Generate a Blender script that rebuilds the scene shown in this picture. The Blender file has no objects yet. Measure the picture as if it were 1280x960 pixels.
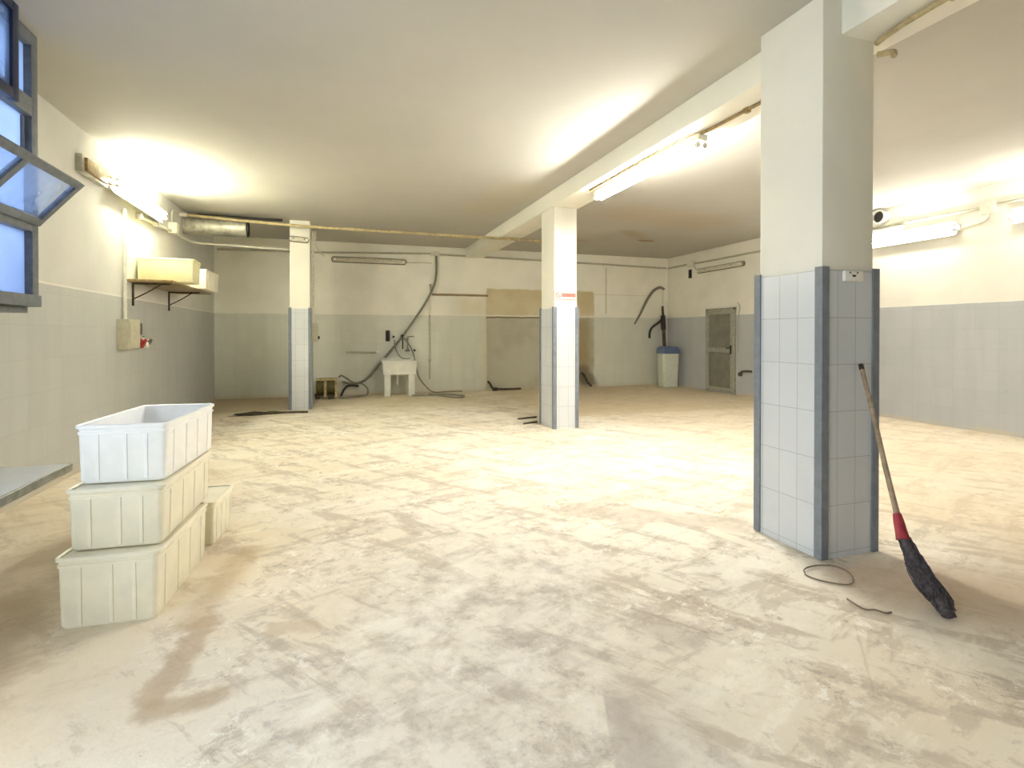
import bpy, bmesh, math, random
from mathutils import Vector, Matrix
random.seed(7)
S = bpy.context.scene
COL = S.collection
XL, XR, YB, YF, H, HD = -2.31, 8.17, 12.02, -4.2, 3.26, 1.72

# ------------------------------------------------------------------ materials
class NT:
    """tiny helper around a node tree"""
    def __init__(s, mat):
        mat.use_nodes = True
        s.t = mat.node_tree; s.t.nodes.clear()
        s.out = s.n('ShaderNodeOutputMaterial')
    def n(s, typ, **kw):
        nd = s.t.nodes.new(typ)
        for k, v in kw.items(): setattr(nd, k, v)
        return nd
    def put(s, sock, v):
        if hasattr(v, 'is_output'): s.t.links.new(v, sock)
        elif v is not None:
            if sock.type == 'RGBA' and not isinstance(v, (int, float)) and len(v) == 3: v = (*v, 1)
            sock.default_value = v
    def math(s, op, a, b=None, c=None, clamp=False):
        nd = s.n('ShaderNodeMath', operation=op, use_clamp=clamp)
        s.put(nd.inputs[0], a)
        if b is not None: s.put(nd.inputs[1], b)
        if c is not None: s.put(nd.inputs[2], c)
        return nd.outputs[0]
    def mix(s, f, a, b, blend='MIX'):
        nd = s.n('ShaderNodeMix', data_type='RGBA', blend_type=blend)
        s.put(nd.inputs[0], f); s.put(nd.inputs[6], a); s.put(nd.inputs[7], b)
        return nd.outputs[2]
    def noise(s, vec, scale, detail=4, rough=.55, dist=0):
        nd = s.n('ShaderNodeTexNoise')
        s.put(nd.inputs['Vector'], vec)
        nd.inputs['Scale'].default_value = scale; nd.inputs['Detail'].default_value = detail
        nd.inputs['Roughness'].default_value = rough; nd.inputs['Distortion'].default_value = dist
        return nd.outputs[0]
    def ramp(s, v, lo, hi, a=0., b=1.):
        nd = s.n('ShaderNodeMapRange', interpolation_type='SMOOTHSTEP')
        s.put(nd.inputs[0], v)
        for i, x in zip((1, 2, 3, 4), (lo, hi, a, b)): nd.inputs[i].default_value = x
        return nd.outputs[0]
    def pos(s):
        g = s.n('ShaderNodeNewGeometry'); return g.outputs['Position']
    def xyz(s, v):
        nd = s.n('ShaderNodeSeparateXYZ'); s.put(nd.inputs[0], v); return nd.outputs
    def vec(s, x, y, z):
        nd = s.n('ShaderNodeCombineXYZ')
        for i, v in enumerate((x, y, z)): s.put(nd.inputs[i], v)
        return nd.outputs[0]
    def mapped(s, v, scale=(1, 1, 1), rot=(0, 0, 0)):
        nd = s.n('ShaderNodeMapping'); s.put(nd.inputs[0], v)
        nd.inputs['Rotation'].default_value = rot; nd.inputs['Scale'].default_value = scale
        return nd.outputs[0]
    def bsdf(s, color, rough=.6, metal=0, height=None, strength=.2, dist=.01, spec=.4, **kw):
        b = s.n('ShaderNodeBsdfPrincipled')
        s.put(b.inputs['Base Color'], color); s.put(b.inputs['Roughness'], rough)
        b.inputs['Metallic'].default_value = metal
        b.inputs['Specular IOR Level'].default_value = spec
        for k, v in kw.items(): s.put(b.inputs[k], v)
        if height is not None:
            bp = s.n('ShaderNodeBump'); bp.inputs['Strength'].default_value = strength
            bp.inputs['Distance'].default_value = dist
            s.put(bp.inputs['Height'], height); s.t.links.new(bp.outputs[0], b.inputs['Normal'])
        s.t.links.new(b.outputs[0], s.out.inputs[0])
        return b

def plain(name, col, rough=.5, metal=0, var=.12, scale=18, spec=.4, **kw):
    m = bpy.data.materials.new(name); t = NT(m)
    p = t.pos(); n = t.noise(p, scale, 4)
    dark = tuple(c * (1 - var) for c in col); light = tuple(min(1, c * (1 + var * .6)) for c in col)
    c = t.mix(t.ramp(n, .35, .65), dark, light)
    t.bsdf(c, rough, metal, height=n, strength=.08, dist=.004, spec=spec, **kw)
    return m

def glow(name, col, strength):
    m = bpy.data.materials.new(name); t = NT(m)
    e = t.n('ShaderNodeEmission'); t.put(e.inputs[0], col); e.inputs[1].default_value = strength
    t.t.links.new(e.outputs[0], t.out.inputs[0]); return m

WHITE_PAINT = (.84, .82, .73)
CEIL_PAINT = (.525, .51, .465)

def rectmask(t, u, v, u0, u1, v0, v1, soft, nz, amp):
    """soft rectangle in two coordinates with a ragged edge"""
    uu = t.math('ADD', u, t.math('MULTIPLY', t.math('SUBTRACT', nz, .5), amp))
    vv = t.math('ADD', v, t.math('MULTIPLY', t.math('SUBTRACT', nz, .5), amp * .8))
    a = t.math('MULTIPLY', t.ramp(uu, u0 - soft, u0 + soft), t.ramp(uu, u1 - soft, u1 + soft, 1, 0))
    b = t.math('MULTIPLY', t.ramp(vv, v0 - soft, v0 + soft), t.ramp(vv, v1 - soft, v1 + soft, 1, 0))
    return t.math('MULTIPLY', a, b)

def segmask(t, x, y, ax, ay, bx, by, w, soft, nz=None, amp=0.):
    """soft capsule round a segment on the floor"""
    dx, dy = bx - ax, by - ay; L2 = dx * dx + dy * dy
    px = t.math('SUBTRACT', x, ax); py = t.math('SUBTRACT', y, ay)
    k = t.math('DIVIDE', t.math('ADD', t.math('MULTIPLY', px, dx), t.math('MULTIPLY', py, dy)), L2, clamp=True)
    ex = t.math('SUBTRACT', px, t.math('MULTIPLY', k, dx)); ey = t.math('SUBTRACT', py, t.math('MULTIPLY', k, dy))
    d = t.math('SQRT', t.math('ADD', t.math('MULTIPLY', ex, ex), t.math('MULTIPLY', ey, ey)))
    if nz is not None: d = t.math('ADD', d, t.math('MULTIPLY', t.math('SUBTRACT', nz, .5), amp))
    return t.ramp(d, w, w + soft, 1, 0)

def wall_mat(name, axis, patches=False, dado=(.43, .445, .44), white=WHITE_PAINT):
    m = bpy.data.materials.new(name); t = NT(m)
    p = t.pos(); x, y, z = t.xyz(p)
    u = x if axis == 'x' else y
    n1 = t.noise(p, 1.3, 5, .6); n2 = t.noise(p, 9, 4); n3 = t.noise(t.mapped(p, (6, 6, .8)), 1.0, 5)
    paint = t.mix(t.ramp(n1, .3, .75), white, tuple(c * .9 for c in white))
    br = t.n('ShaderNodeTexBrick', offset=0.0, squash=1.0)
    t.put(br.inputs['Vector'], t.vec(u, z, 0.))
    br.inputs['Scale'].default_value = 1
    br.inputs['Mortar Size'].default_value = .0035
    br.inputs['Mortar Smooth'].default_value = .3
    br.inputs['Brick Width'].default_value = .275; br.inputs['Row Height'].default_value = .275
    d2 = tuple(c * 1.05 for c in dado); d3 = tuple(c * .93 for c in dado)
    t.put(br.inputs['Color1'], dado); t.put(br.inputs['Color2'], d2); t.put(br.inputs['Mortar'], d3)
    tile = t.mix(t.math('MULTIPLY', t.ramp(n3, .35, .8), .35), br.outputs[0], tuple(c * .82 for c in dado))
    dots = t.ramp(t.noise(p, 14, 2), .73, .76)
    tile = t.mix(t.math('MULTIPLY', dots, .2), tile, (.14, .12, .10))
    top = t.math('ADD', HD, t.math('MULTIPLY', t.math('SUBTRACT', n2, .5), .015))
    low = t.math('LESS_THAN', z, top)
    lip = t.math('MULTIPLY', t.math('GREATER_THAN', z, top), t.math('LESS_THAN', z, t.math('ADD', top, .018)))
    if patches:
        nz = t.noise(p, 3.5, 5)
        a = rectmask(t, u, z, 3.30, 6.05, 1.74, 2.36, .03, nz, .12)
        paint = t.mix(t.math('MULTIPLY', a, .85), paint, t.mix(t.ramp(n1, .35, .7), (.55, .44, .22), (.66, .58, .38)))
        a = rectmask(t, u, z, 2.03, 3.34, 2.165, 2.215, .012, nz, .04)
        paint = t.mix(a, paint, (.24, .18, .08))
        a = rectmask(t, u, z, 2.6, 3.3, 1.74, 2.15, .18, nz, .3)
        paint = t.mix(t.math('MULTIPLY', a, .35), paint, (.62, .50, .26))
        a = rectmask(t, u, z, 6.37, 6.40, 1.8, 2.95, .012, nz, .02)
        paint = t.mix(t.math('MULTIPLY', a, .5), paint, (.3, .26, .18))
        a = rectmask(t, u, z, 5.9, 7.7, 2.275, 2.29, .01, nz, .02)
        paint = t.mix(t.math('MULTIPLY', a, .35), paint, (.35, .30, .2))
        a = rectmask(t, u, z, 3.28, 6.05, -.2, 1.70, .03, nz, .1)
        tile = t.mix(t.math('MULTIPLY', a, .85), tile, t.mix(t.ramp(n1, .35, .65), (.36, .33, .22), (.46, .44, .34)))
        a = rectmask(t, u, z, 5.35, 5.95, -.2, 1.70, .12, nz, .35)
        tile = t.mix(t.math('MULTIPLY', a, .8), tile, (.36, .28, .14))
        a = rectmask(t, u, z, 3.20, 3.31, .1, 2.2, .012, nz, .1)
        tile = t.mix(t.math('MULTIPLY', a, .8), tile, (.72, .67, .52))
        a = rectmask(t, u, z, 3.3, 5.2, 1.675, 1.71, .01, nz, .06)
        tile = t.mix(a, tile, (.20, .17, .09))
        a = segmask(t, u, z, 5.95, .05, 5.75, .35, .12, .15, nz, .2)
        tile = t.mix(t.math('MULTIPLY', a, .7), tile, (.14, .12, .08))
    col = t.mix(low, paint, tile)
    col = t.mix(t.math('MULTIPLY', lip, .5), col, (.85, .82, .75))
    foot = t.math('MULTIPLY', t.ramp(z, .02, .09, 1, 0), t.ramp(n1, .3, .6))
    col = t.mix(t.math('MULTIPLY', foot, .6), col, (.62, .52, .36))
    rough = t.math('SUBTRACT', .75, t.math('MULTIPLY', low, .25))
    hgt = t.math('ADD', t.math('MULTIPLY', n2, .3), t.math('MULTIPLY', t.math('MULTIPLY', low, br.outputs['Fac']), -.4))
    t.bsdf(col, rough, 0, hgt, .12, .008, spec=.3)
    return m

def floor_mat():
    m = bpy.data.materials.new('dusty_concrete'); t = NT(m)
    p = t.pos(); x, y, z = t.xyz(p)
    big = t.noise(p, .55, 4, .6, .4)
    al = t.math('SUBTRACT', t.math('MULTIPLY', x, .58), t.math('MULTIPLY', y, .81))
    ac = t.math('ADD', t.math('MULTIPLY', x, .81), t.math('MULTIPLY', y, .58))
    st = t.noise(t.vec(t.math('MULTIPLY', al, 1.3), t.math('MULTIPLY', ac, 5.2), 0.), 1.0, 8, .68, .25)
    al2 = t.math('ADD', t.math('MULTIPLY', x, .94), t.math('MULTIPLY', y, .34))
    ac2 = t.math('SUBTRACT', t.math('MULTIPLY', y, .94), t.math('MULTIPLY', x, .34))
    st2 = t.noise(t.vec(t.math('MULTIPLY', al2, 1.1), t.math('MULTIPLY', ac2, 4.0), 3.), 1.25, 8, .70, .3)
    fine = t.noise(p, 22, 6, .7); mid = t.noise(p, 5.0, 9, .72, .15)
    grit = t.noise(p, 90, 3, .6); blot = t.noise(p, 2.1, 9, .70, .15)
    c = t.mix(t.ramp(big, .32, .68), (.82, .77, .67), (.75, .66, .52))
    c = t.mix(t.math('MULTIPLY', t.ramp(blot, .53, .60), .42), c, (.60, .51, .40))
    c = t.mix(t.math('MULTIPLY', t.ramp(st, .51, .60), .68), c, (.50, .425, .335))
    c = t.mix(t.math('MULTIPLY', t.ramp(st2, .53, .61), .55), c, (.50, .43, .34))
    c = t.mix(t.math('MULTIPLY', t.ramp(st2, .34, .46, 1, 0), .55), c, (.92, .875, .78))
    c = t.mix(t.math('MULTIPLY', t.ramp(mid, .55, .63), .40), c, (.42, .355, .285))
    c = t.mix(t.math('MULTIPLY', t.ramp(mid, .36, .43, 1, 0), .45), c, (.93, .89, .80))
    crk = t.noise(p, 13, 9, .78, .4); zone = t.ramp(blot, .44, .60)
    c = t.mix(t.math('MULTIPLY', t.math('MULTIPLY', t.ramp(crk, .54, .60), zone), .62), c, (.36, .315, .265))
    c = t.mix(t.math('MULTIPLY', t.math('MULTIPLY', t.ramp(crk, .41, .46, 1, 0), zone), .7), c, (.95, .92, .85))
    # cool grey bare cement in the middle foreground
    g = segmask(t, x, y, .35, 1.2, .75, 2.6, .35, .6, st, 1.2)
    c = t.mix(t.math('MULTIPLY', g, .40), c, t.mix(t.ramp(mid, .45, .58), (.84, .80, .74), (.50, .455, .41)))
    sp = t.math('MULTIPLY', t.ramp(fine, .60, .72), t.ramp(mid, .40, .60))
    c = t.mix(t.math('MULTIPLY', sp, .55), c, (.36, .31, .25))
    sp2 = t.ramp(t.noise(p, 34, 2), .76, .78)
    c = t.mix(t.math('MULTIPLY', sp2, .7), c, (.16, .13, .10))
    nz = t.noise(p, 2.6, 6, .6); nzf = t.noise(p, 8, 5, .6)
    # darker floor bay at the back right
    r = t.math('MULTIPLY', t.ramp(x, 3.0, 3.7), t.ramp(t.math('ADD', y, t.math('MULTIPLY', nz, .35)), 7.86, 7.98))
    c = t.mix(t.math('MULTIPLY', r, .62), c, t.mix(t.ramp(st, .4, .65), (.56, .45, .27), (.70, .57, .37)))
    r = t.math('MULTIPLY', t.ramp(y, 8.6, 10.6), t.ramp(x, 2.5, 3.3, 1, 0))  # far floor tinted with the greenish light at the back
    c = t.mix(t.math('MULTIPLY', r, .5), c, t.mix(t.ramp(st, .42, .6), (.58, .49, .30), (.72, .63, .43)))
    r = t.math('MULTIPLY', t.ramp(x, -.9, -.2, 1, 0), t.ramp(y, 9.6, 10.1))
    c = t.mix(t.math('MULTIPLY', r, .55), c, (.30, .24, .15))
    # worn tan dust along the left
    r = t.ramp(t.math('ADD', x, t.math('MULTIPLY', nz, .8)), -.75, .25, 1, 0)
    c = t.mix(t.math('MULTIPLY', t.math('MULTIPLY', r, t.ramp(y, 5.2, 6.8, 1, 0)), .42), c, (.70, .575, .41))
    tan = t.math('MULTIPLY', t.ramp(x, 3.4, 4.4), t.ramp(y, 7.6, 7.9, 1, 0))
    c = t.mix(t.math('MULTIPLY', tan, .45), c, (.74, .60, .43))
    def spot(c, a, w, soft, amp, k, col, n_=nz):
        return t.mix(t.math('MULTIPLY', segmask(t, x, y, *a, w, soft, n_, amp), k), c, col)
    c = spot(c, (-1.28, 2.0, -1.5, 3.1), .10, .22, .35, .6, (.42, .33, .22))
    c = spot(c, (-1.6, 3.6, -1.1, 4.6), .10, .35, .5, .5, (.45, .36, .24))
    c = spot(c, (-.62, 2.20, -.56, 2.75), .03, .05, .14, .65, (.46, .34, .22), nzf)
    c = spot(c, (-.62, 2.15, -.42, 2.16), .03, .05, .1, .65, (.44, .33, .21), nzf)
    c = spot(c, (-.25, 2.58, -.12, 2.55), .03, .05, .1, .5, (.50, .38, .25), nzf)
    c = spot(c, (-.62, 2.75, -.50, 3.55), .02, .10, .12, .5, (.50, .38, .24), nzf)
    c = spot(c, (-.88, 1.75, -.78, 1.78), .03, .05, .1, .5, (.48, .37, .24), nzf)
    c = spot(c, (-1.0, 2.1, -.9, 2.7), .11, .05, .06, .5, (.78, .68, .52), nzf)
    c = spot(c, (1.02, 1.1, 1.06, 1.62), .05, .22, .25, .22, (.43, .37, .32), nzf)
    sd = t.math('SUBTRACT', t.math('MULTIPLY', t.math('SUBTRACT', x, .892), .933), t.math('MULTIPLY', t.math('SUBTRACT', y, 1.69), .359))
    sd = t.math('ADD', sd, t.math('MULTIPLY', t.math('SUBTRACT', nzf, .5), .02))
    ed = t.math('MULTIPLY', t.ramp(sd, -.003, .006), segmask(t, x, y, .84, 1.1, .92, 1.66, .02, .13, nzf, .10))
    c = t.mix(t.math('MULTIPLY', ed, .55), c, (.40, .345, .30))
    c = spot(c, (1.33, 2.24, 1.53, 1.96), .001, .008, .02, .5, (.30, .24, .19), nzf)
    c = spot(c, (1.42, 1.98, 1.36, 2.10), .05, .12, .15, .45, (.46, .39, .33), nzf)
    c = spot(c, (2.2, 1.80, 1.86, 1.45), .001, .008, .04, .25, (.36, .28, .21), nzf)
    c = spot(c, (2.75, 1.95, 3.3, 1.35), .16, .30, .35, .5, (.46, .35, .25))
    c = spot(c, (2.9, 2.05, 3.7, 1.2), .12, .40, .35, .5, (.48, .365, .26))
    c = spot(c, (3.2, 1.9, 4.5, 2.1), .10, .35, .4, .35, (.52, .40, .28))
    c = spot(c, (1.75, 3.6, 2.6, 3.0), .05, .18, .25, .5, (.50, .42, .34), nzf)
    c = spot(c, (2.36, 2.95, 2.47, 2.52), .03, .03, .03, .75, (.85, .78, .66), nzf)
    c = spot(c, (-1.55, 9.5, -.9, 9.62), .04, .12, .2, .7, (.10, .08, .05), nzf)
    c = spot(c, (-2.2, 7.2, -2.1, 11), .10, .5, .3, .45, (.42, .34, .2))
    hgt = t.math('ADD', t.math('ADD', t.math('MULTIPLY', fine, .45), t.math('MULTIPLY', mid, .8)), t.math('MULTIPLY', grit, .15))
    t.bsdf(c, .82, 0, hgt, .35, .012, spec=.25)
    return m

def ceil_mat():
    m = bpy.data.materials.new('ceiling_paint'); t = NT(m)
    p = t.pos(); x, y, z = t.xyz(p)
    n1 = t.noise(p, .8, 5, .6); nz = t.noise(p, 2.2, 5)
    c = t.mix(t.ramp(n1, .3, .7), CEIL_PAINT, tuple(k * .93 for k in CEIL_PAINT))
    for a, w, s, k, col in (((4.6, 7.7, 6.2, 8.0), .15, .7, .35, (.50, .36, .20)), ((5.3, 9.1, 6.1, 9.8), .02, .25, .5, (.40, .28, .16)),
                            ((6.0, 9.85, 6.35, 9.88), .02, .05, .85, (.25, .16, .09)), ((2.2, 8.2, 2.4, 7.0), .1, .5, .3, (.52, .43, .25)),
                            ((4.6, 10.2, 4.9, 10.3), .05, .2, .4, (.42, .33, .2))):
        c = t.mix(t.math('MULTIPLY', segmask(t, x, y, *a, w, s, nz, .3), k), c, col)
    t.bsdf(c, .8, 0, t.noise(p, 12, 4), .06, .01, spec=.2)
    return m

def tile_mat(name, col, horiz):
    m = bpy.data.materials.new(name); t = NT(m)
    p = t.pos(); x, y, z = t.xyz(p)
    u = {'x': x, 'y': y}[horiz]
    br = t.n('ShaderNodeTexBrick', offset=0.0, squash=1.0)
    t.put(br.inputs['Vector'], t.vec(t.math('ADD', u, .116 if horiz == 'x' else .05), t.math('ADD', z, .238), 0.))
    br.inputs['Scale'].default_value = 1; br.inputs['Mortar Size'].default_value = .0022
    br.inputs['Mortar Smooth'].default_value = .2
    br.inputs['Brick Width'].default_value = .137; br.inputs['Row Height'].default_value = .2725
    t.put(br.inputs['Color1'], col); t.put(br.inputs['Color2'], tuple(c * .96 for c in col))
    t.put(br.inputs['Mortar'], tuple(c * .62 for c in col))
    n = t.noise(p, 5, 5, .6)
    c = t.mix(t.math('MULTIPLY', t.ramp(n, .5, .75), .25), br.outputs[0], tuple(k * .8 for k in col))
    hgt = t.math('MULTIPLY', br.outputs['Fac'], -1.0)
    t.bsdf(c, .28, 0, hgt, .3, .004, spec=.5)
    return m

def pane_mat(name, tcol=(.10, .14, .20), lcol=(.54, .62, .80), lo=.75, hi=.9):
    m = bpy.data.materials.new(name); t = NT(m)
    tr = t.n('ShaderNodeBsdfTransparent'); t.put(tr.inputs[0], tcol)
    tl = t.n('ShaderNodeBsdfTranslucent'); t.put(tl.inputs[0], lcol)
    n = t.noise(t.pos(), 2.0, 3)
    mx = t.n('ShaderNodeMixShader'); t.put(mx.inputs[0], t.ramp(n, .3, .7, lo, hi))
    t.t.links.new(tr.outputs[0], mx.inputs[1]); t.t.links.new(tl.outputs[0], mx.inputs[2])
    gl = t.n('ShaderNodeBsdfGlossy'); gl.inputs['Roughness'].default_value = .08
    mx2 = t.n('ShaderNodeMixShader'); mx2.inputs[0].default_value = .05
    t.t.links.new(mx.outputs[0], mx2.inputs[1]); t.t.links.new(gl.outputs[0], mx2.inputs[2])
    t.t.links.new(mx2.outputs[0], t.out.inputs[0])
    return m

BACK_BRIGHTENED = (.92, .905, .81)  # wall paint brightened to make up for weak light on the back wall
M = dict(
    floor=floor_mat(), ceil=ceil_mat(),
    wall_l=wall_mat('tiled_plaster_left', 'y', dado=(.48, .49, .47), white=(.67, .665, .615)), wall_b=wall_mat('tiled_plaster_back', 'x', True, dado=(.67, .68, .61), white=BACK_BRIGHTENED),  # left paint darkened against its hot lamp, back tiles brightened for weak light
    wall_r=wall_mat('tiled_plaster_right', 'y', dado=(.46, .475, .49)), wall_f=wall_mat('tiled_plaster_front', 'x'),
    paint=plain('white_paint', WHITE_PAINT, .7, var=.025, scale=2),
    tile_x=tile_mat('pillar_tiles_wide', (.63, .655, .685), 'x'), tile_y=tile_mat('pillar_tiles_deep', (.63, .655, .685), 'y'),
    guard=plain('grey_guard', (.20, .222, .255), .45, var=.1),
    grey_frame=plain('grey_window_metal', (.155, .17, .185), .5, var=.15),
    navy=plain('navy_window_metal', (.012, .020, .055), .4),
    pane=pane_mat('frosted_pane'), clear=pane_mat('clear_pane', (.90, .94, .98), (.75, .82, .90), .2, .35),
    crate_white=plain('white_plastic', (.92, .93, .94), .35, var=.02, spec=.5),
    crate_cream=plain('cream_plastic', (.85, .81, .66), .4, var=.05, scale=7, spec=.5),
    crate_yellow=plain('yellowed_plastic', (.86, .83, .52), .45, var=.04),
    table_white=plain('white_laminate', (.80, .82, .86), .3, var=.03),
    alu=plain('worn_aluminium', (.42, .43, .40), .45, .6, var=.2),
    zinc=plain('galvanised_steel', (.56, .55, .47), .5, .55, var=.25, scale=9),
    tanpipe=plain('tan_pipe', (.46, .37, .20), .55, var=.2),
    black=plain('black_rubber', (.025, .022, .02), .6),
    darkhose=plain('grey_hose', (.235, .225, .175), .6, var=.2),
    pvc=plain('white_conduit', (.74, .72, .62), .5, var=.08),
    pvcgrey=plain('grey_conduit', (.48, .46, .36), .55, var=.12),
    beige=plain('beige_enclosure', (.58, .55, .41), .5, var=.08),
    brownplate=plain('brown_ballast_cover', (.30, .21, .09), .4, .2, var=.3),
    lampbody=plain('lamp_housing', (.70, .68, .58), .45, var=.1),
    lampgrey=plain('dull_lamp_diffuser', (.60, .57, .46), .35, var=.1),
    lampdark=plain('dark_lamp_base', (.16, .14, .085), .5, var=.2),
    ceramic=plain('white_ceramic', (.74, .74, .68), .25, var=.06, scale=6, spec=.5),
    steel=plain('tap_steel', (.30, .29, .25), .35, .7, var=.2),
    plate=plain('grey_plate', (.13, .12, .09), .5), red=plain('red_plastic', (.42, .03, .025), .4, var=.2),
    white=plain('white_plate', (.85, .84, .78), .45, var=.04),
    signred=plain('sign_red', (.72, .16, .13), .5, var=.05), signgrey=plain('sign_grey', (.12, .11, .11), .5),
    wood=plain('worn_wood_pole', (.36, .27, .18), .6, var=.25, scale=25),
    redsleeve=plain('red_broom_sleeve', (.36, .035, .05), .4, var=.2), bristle=plain('dark_bristles', (.075, .062, .066), .7, var=.4, scale=60),
    binwhite=plain('bin_body', (.62, .65, .56), .45, var=.06), binblue=plain('bin_lid', (.10, .14, .27), .4, var=.1),
    door=plain('grey_door_shaded', (.20, .195, .155), .5, var=.12, scale=5), doorframe=plain('door_frame_metal', (.36, .35, .28), .45, var=.15),  # door leaf colour darkened so its recessed panels look shaded
    wire=plain('copper_brown_wire', (.20, .15, .10), .5), pump=plain('stained_cream_casing', (.52, .44, .25), .5, var=.3),
    pumpdark=plain('green_brown_motor', (.13, .11, .035), .5, var=.3), rust=plain('dark_rusty_iron', (.07, .055, .035), .7, var=.4),
    rag=plain('dark_rag', (.055, .045, .025), .9, var=.4),
    tube_left=glow('tube_light_left', (1., .985, .79), 70), tube_mid=glow('tube_light_middle', (1., .965, .88), 84),
    tube_right=glow('tube_light_right', (1., .965, .88), 36),
)

# ------------------------------------------------------------------ mesh builder (world coordinates)
class MB:
    def __init__(s): s.bm = bmesh.new()
    def _add(s, verts, faces):
        vs = [s.bm.verts.new(v) for v in verts]
        for f in faces:
            try: s.bm.faces.new([vs[i] for i in f])
            except ValueError: pass
        return vs
    def box(s, lo, hi, bev=0., rot=None):
        lo, hi = Vector(lo), Vector(hi); c = (lo + hi) / 2; d = hi - lo
        b = bmesh.new(); bmesh.ops.create_cube(b, size=1)
        for v in b.verts: v.co = Vector((v.co.x * d.x, v.co.y * d.y, v.co.z * d.z))
        if bev: bmesh.ops.bevel(b, geom=b.edges[:], offset=bev, segments=2, profile=.6, affect='EDGES')
        mt = Matrix.Translation(c) @ (rot or Matrix.Identity(4))
        b.verts.index_update()
        s._add([mt @ v.co for v in b.verts], [[v.index for v in f.verts] for f in b.faces]); b.free()
        return s
    def tube(s, pts, r, seg=10, cap=True, smooth=0, hollow=0.):
        pts = [Vector(p) for p in pts]
        if smooth: pts = catmull(pts, smooth)
        rs = r if isinstance(r, (list, tuple)) else [r] * len(pts)
        if len(rs) != len(pts):
            n0 = len(rs); rs = [rs[min(n0 - 2, int(i * (n0 - 1) / (len(pts) - 1)))] * (1 - f) + rs[min(n0 - 1, int(i * (n0 - 1) / (len(pts) - 1)) + 1)] * f
                                for i in range(len(pts)) for f in [(i * (n0 - 1) / (len(pts) - 1)) - min(n0 - 2, int(i * (n0 - 1) / (len(pts) - 1)))]]
        rings = []; up = None
        for i, p in enumerate(pts):
            d = (pts[min(i + 1, len(pts) - 1)] - pts[max(i - 1, 0)]).normalized()
            if up is None:
                up = Vector((0, 0, 1)) if abs(d.z) < .9 else Vector((1, 0, 0))
            a = d.cross(up).normalized(); up = a.cross(d).normalized()
            rings.append([s.bm.verts.new(p + (a * math.cos(2 * math.pi * k / seg) + up * math.sin(2 * math.pi * k / seg)) * rs[i]) for k in range(seg)])
        for A, B in zip(rings, rings[1:]):
            for k in range(seg): s.bm.faces.new((A[k], A[(k + 1) % seg], B[(k + 1) % seg], B[k]))
        if cap: s.bm.faces.new(rings[0][::-1]); s.bm.faces.new(rings[-1])
        return s
    def loops(s, loops, closed=False, cap0=False, cap1=False):
        R = [[s.bm.verts.new(v) for v in L] for L in loops]; n = len(R[0])
        pairs = list(zip(R, R[1:])) + ([(R[-1], R[0])] if closed else [])
        for A, B in pairs:
            for k in range(n): s.bm.faces.new((A[k], A[(k + 1) % n], B[(k + 1) % n], B[k]))
        if cap0: s.bm.faces.new(R[0][::-1])
        if cap1: s.bm.faces.new(R[-1])
        return s
    def lathe(s, c, prof, seg=20, axis='z', cap0=False, cap1=False):
        L = []
        for r, h in prof:
            ring = []
            for k in range(seg):
                a = 2 * math.pi * k / seg; u, v = r * math.cos(a), r * math.sin(a)
                ring.append(Vector(c) + Vector({'z': (u, v, h), 'x': (h, u, v), 'y': (v, h, u)}[axis]))
            L.append(ring)
        return s.loops(L, cap0=cap0, cap1=cap1)
    def prism(s, pts, d):
        n = len(pts); d = Vector(d)
        s._add([Vector(p) for p in pts] + [Vector(p) + d for p in pts],
               [list(range(n))[::-1], list(range(n, 2 * n))] + [[i, (i + 1) % n, n + (i + 1) % n, n + i] for i in range(n)])
        return s
    def xf(s, m):
        for v in s.bm.verts: v.co = m @ v.co
        return s

def catmull(P, k):
    out = []
    for i in range(len(P) - 1):
        a, b, c, d = P[max(i - 1, 0)], P[i], P[i + 1], P[min(i + 2, len(P) - 1)]
        for j in range(k):
            t = j / k
            out.append(.5 * ((2 * b) + (c - a) * t + (2 * a - 5 * b + 4 * c - d) * t * t + (3 * b - a - 3 * c + d) * t ** 3))
    out.append(P[-1]); return out

def wpos(o):
    v = Vector((0, 0, 0))
    while o is not None: v = v + o.location; o = o.parent
    return v

def obj(name, mb, mat, parent=None, origin=None, smooth=True):
    bm = mb.bm
    bmesh.ops.recalc_face_normals(bm, faces=bm.faces[:])
    off = wpos(parent) if parent else Vector(origin if origin is not None else (0, 0, 0))
    for v in bm.verts: v.co -= off
    me = bpy.data.meshes.new(name); bm.to_mesh(me); bm.free()
    if smooth:
        for p in me.polygons: p.use_smooth = True
        try: me.set_sharp_from_angle(angle=math.radians(35))
        except Exception: pass
    me.materials.append(M[mat] if isinstance(mat, str) else mat)
    o = bpy.data.objects.new(name, me); COL.objects.link(o)
    if parent: o.parent = parent
    else: o.location = off
    return o

def tag(o, label, cat, group=None, kind=None):
    o['label'] = label; o['category'] = cat
    if group: o['group'] = group
    if kind: o['kind'] = kind
    return o

def thing(name, loc, label, cat, group=None):
    o = bpy.data.objects.new(name, None); o.empty_display_size = .1; COL.objects.link(o); o.location = loc
    return tag(o, label, cat, group)

def struct(name, mb, mat, parent=None):
    o = obj(name, mb, mat, parent, smooth=False)
    if parent is None: o['kind'] = 'structure'
    return o

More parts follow.
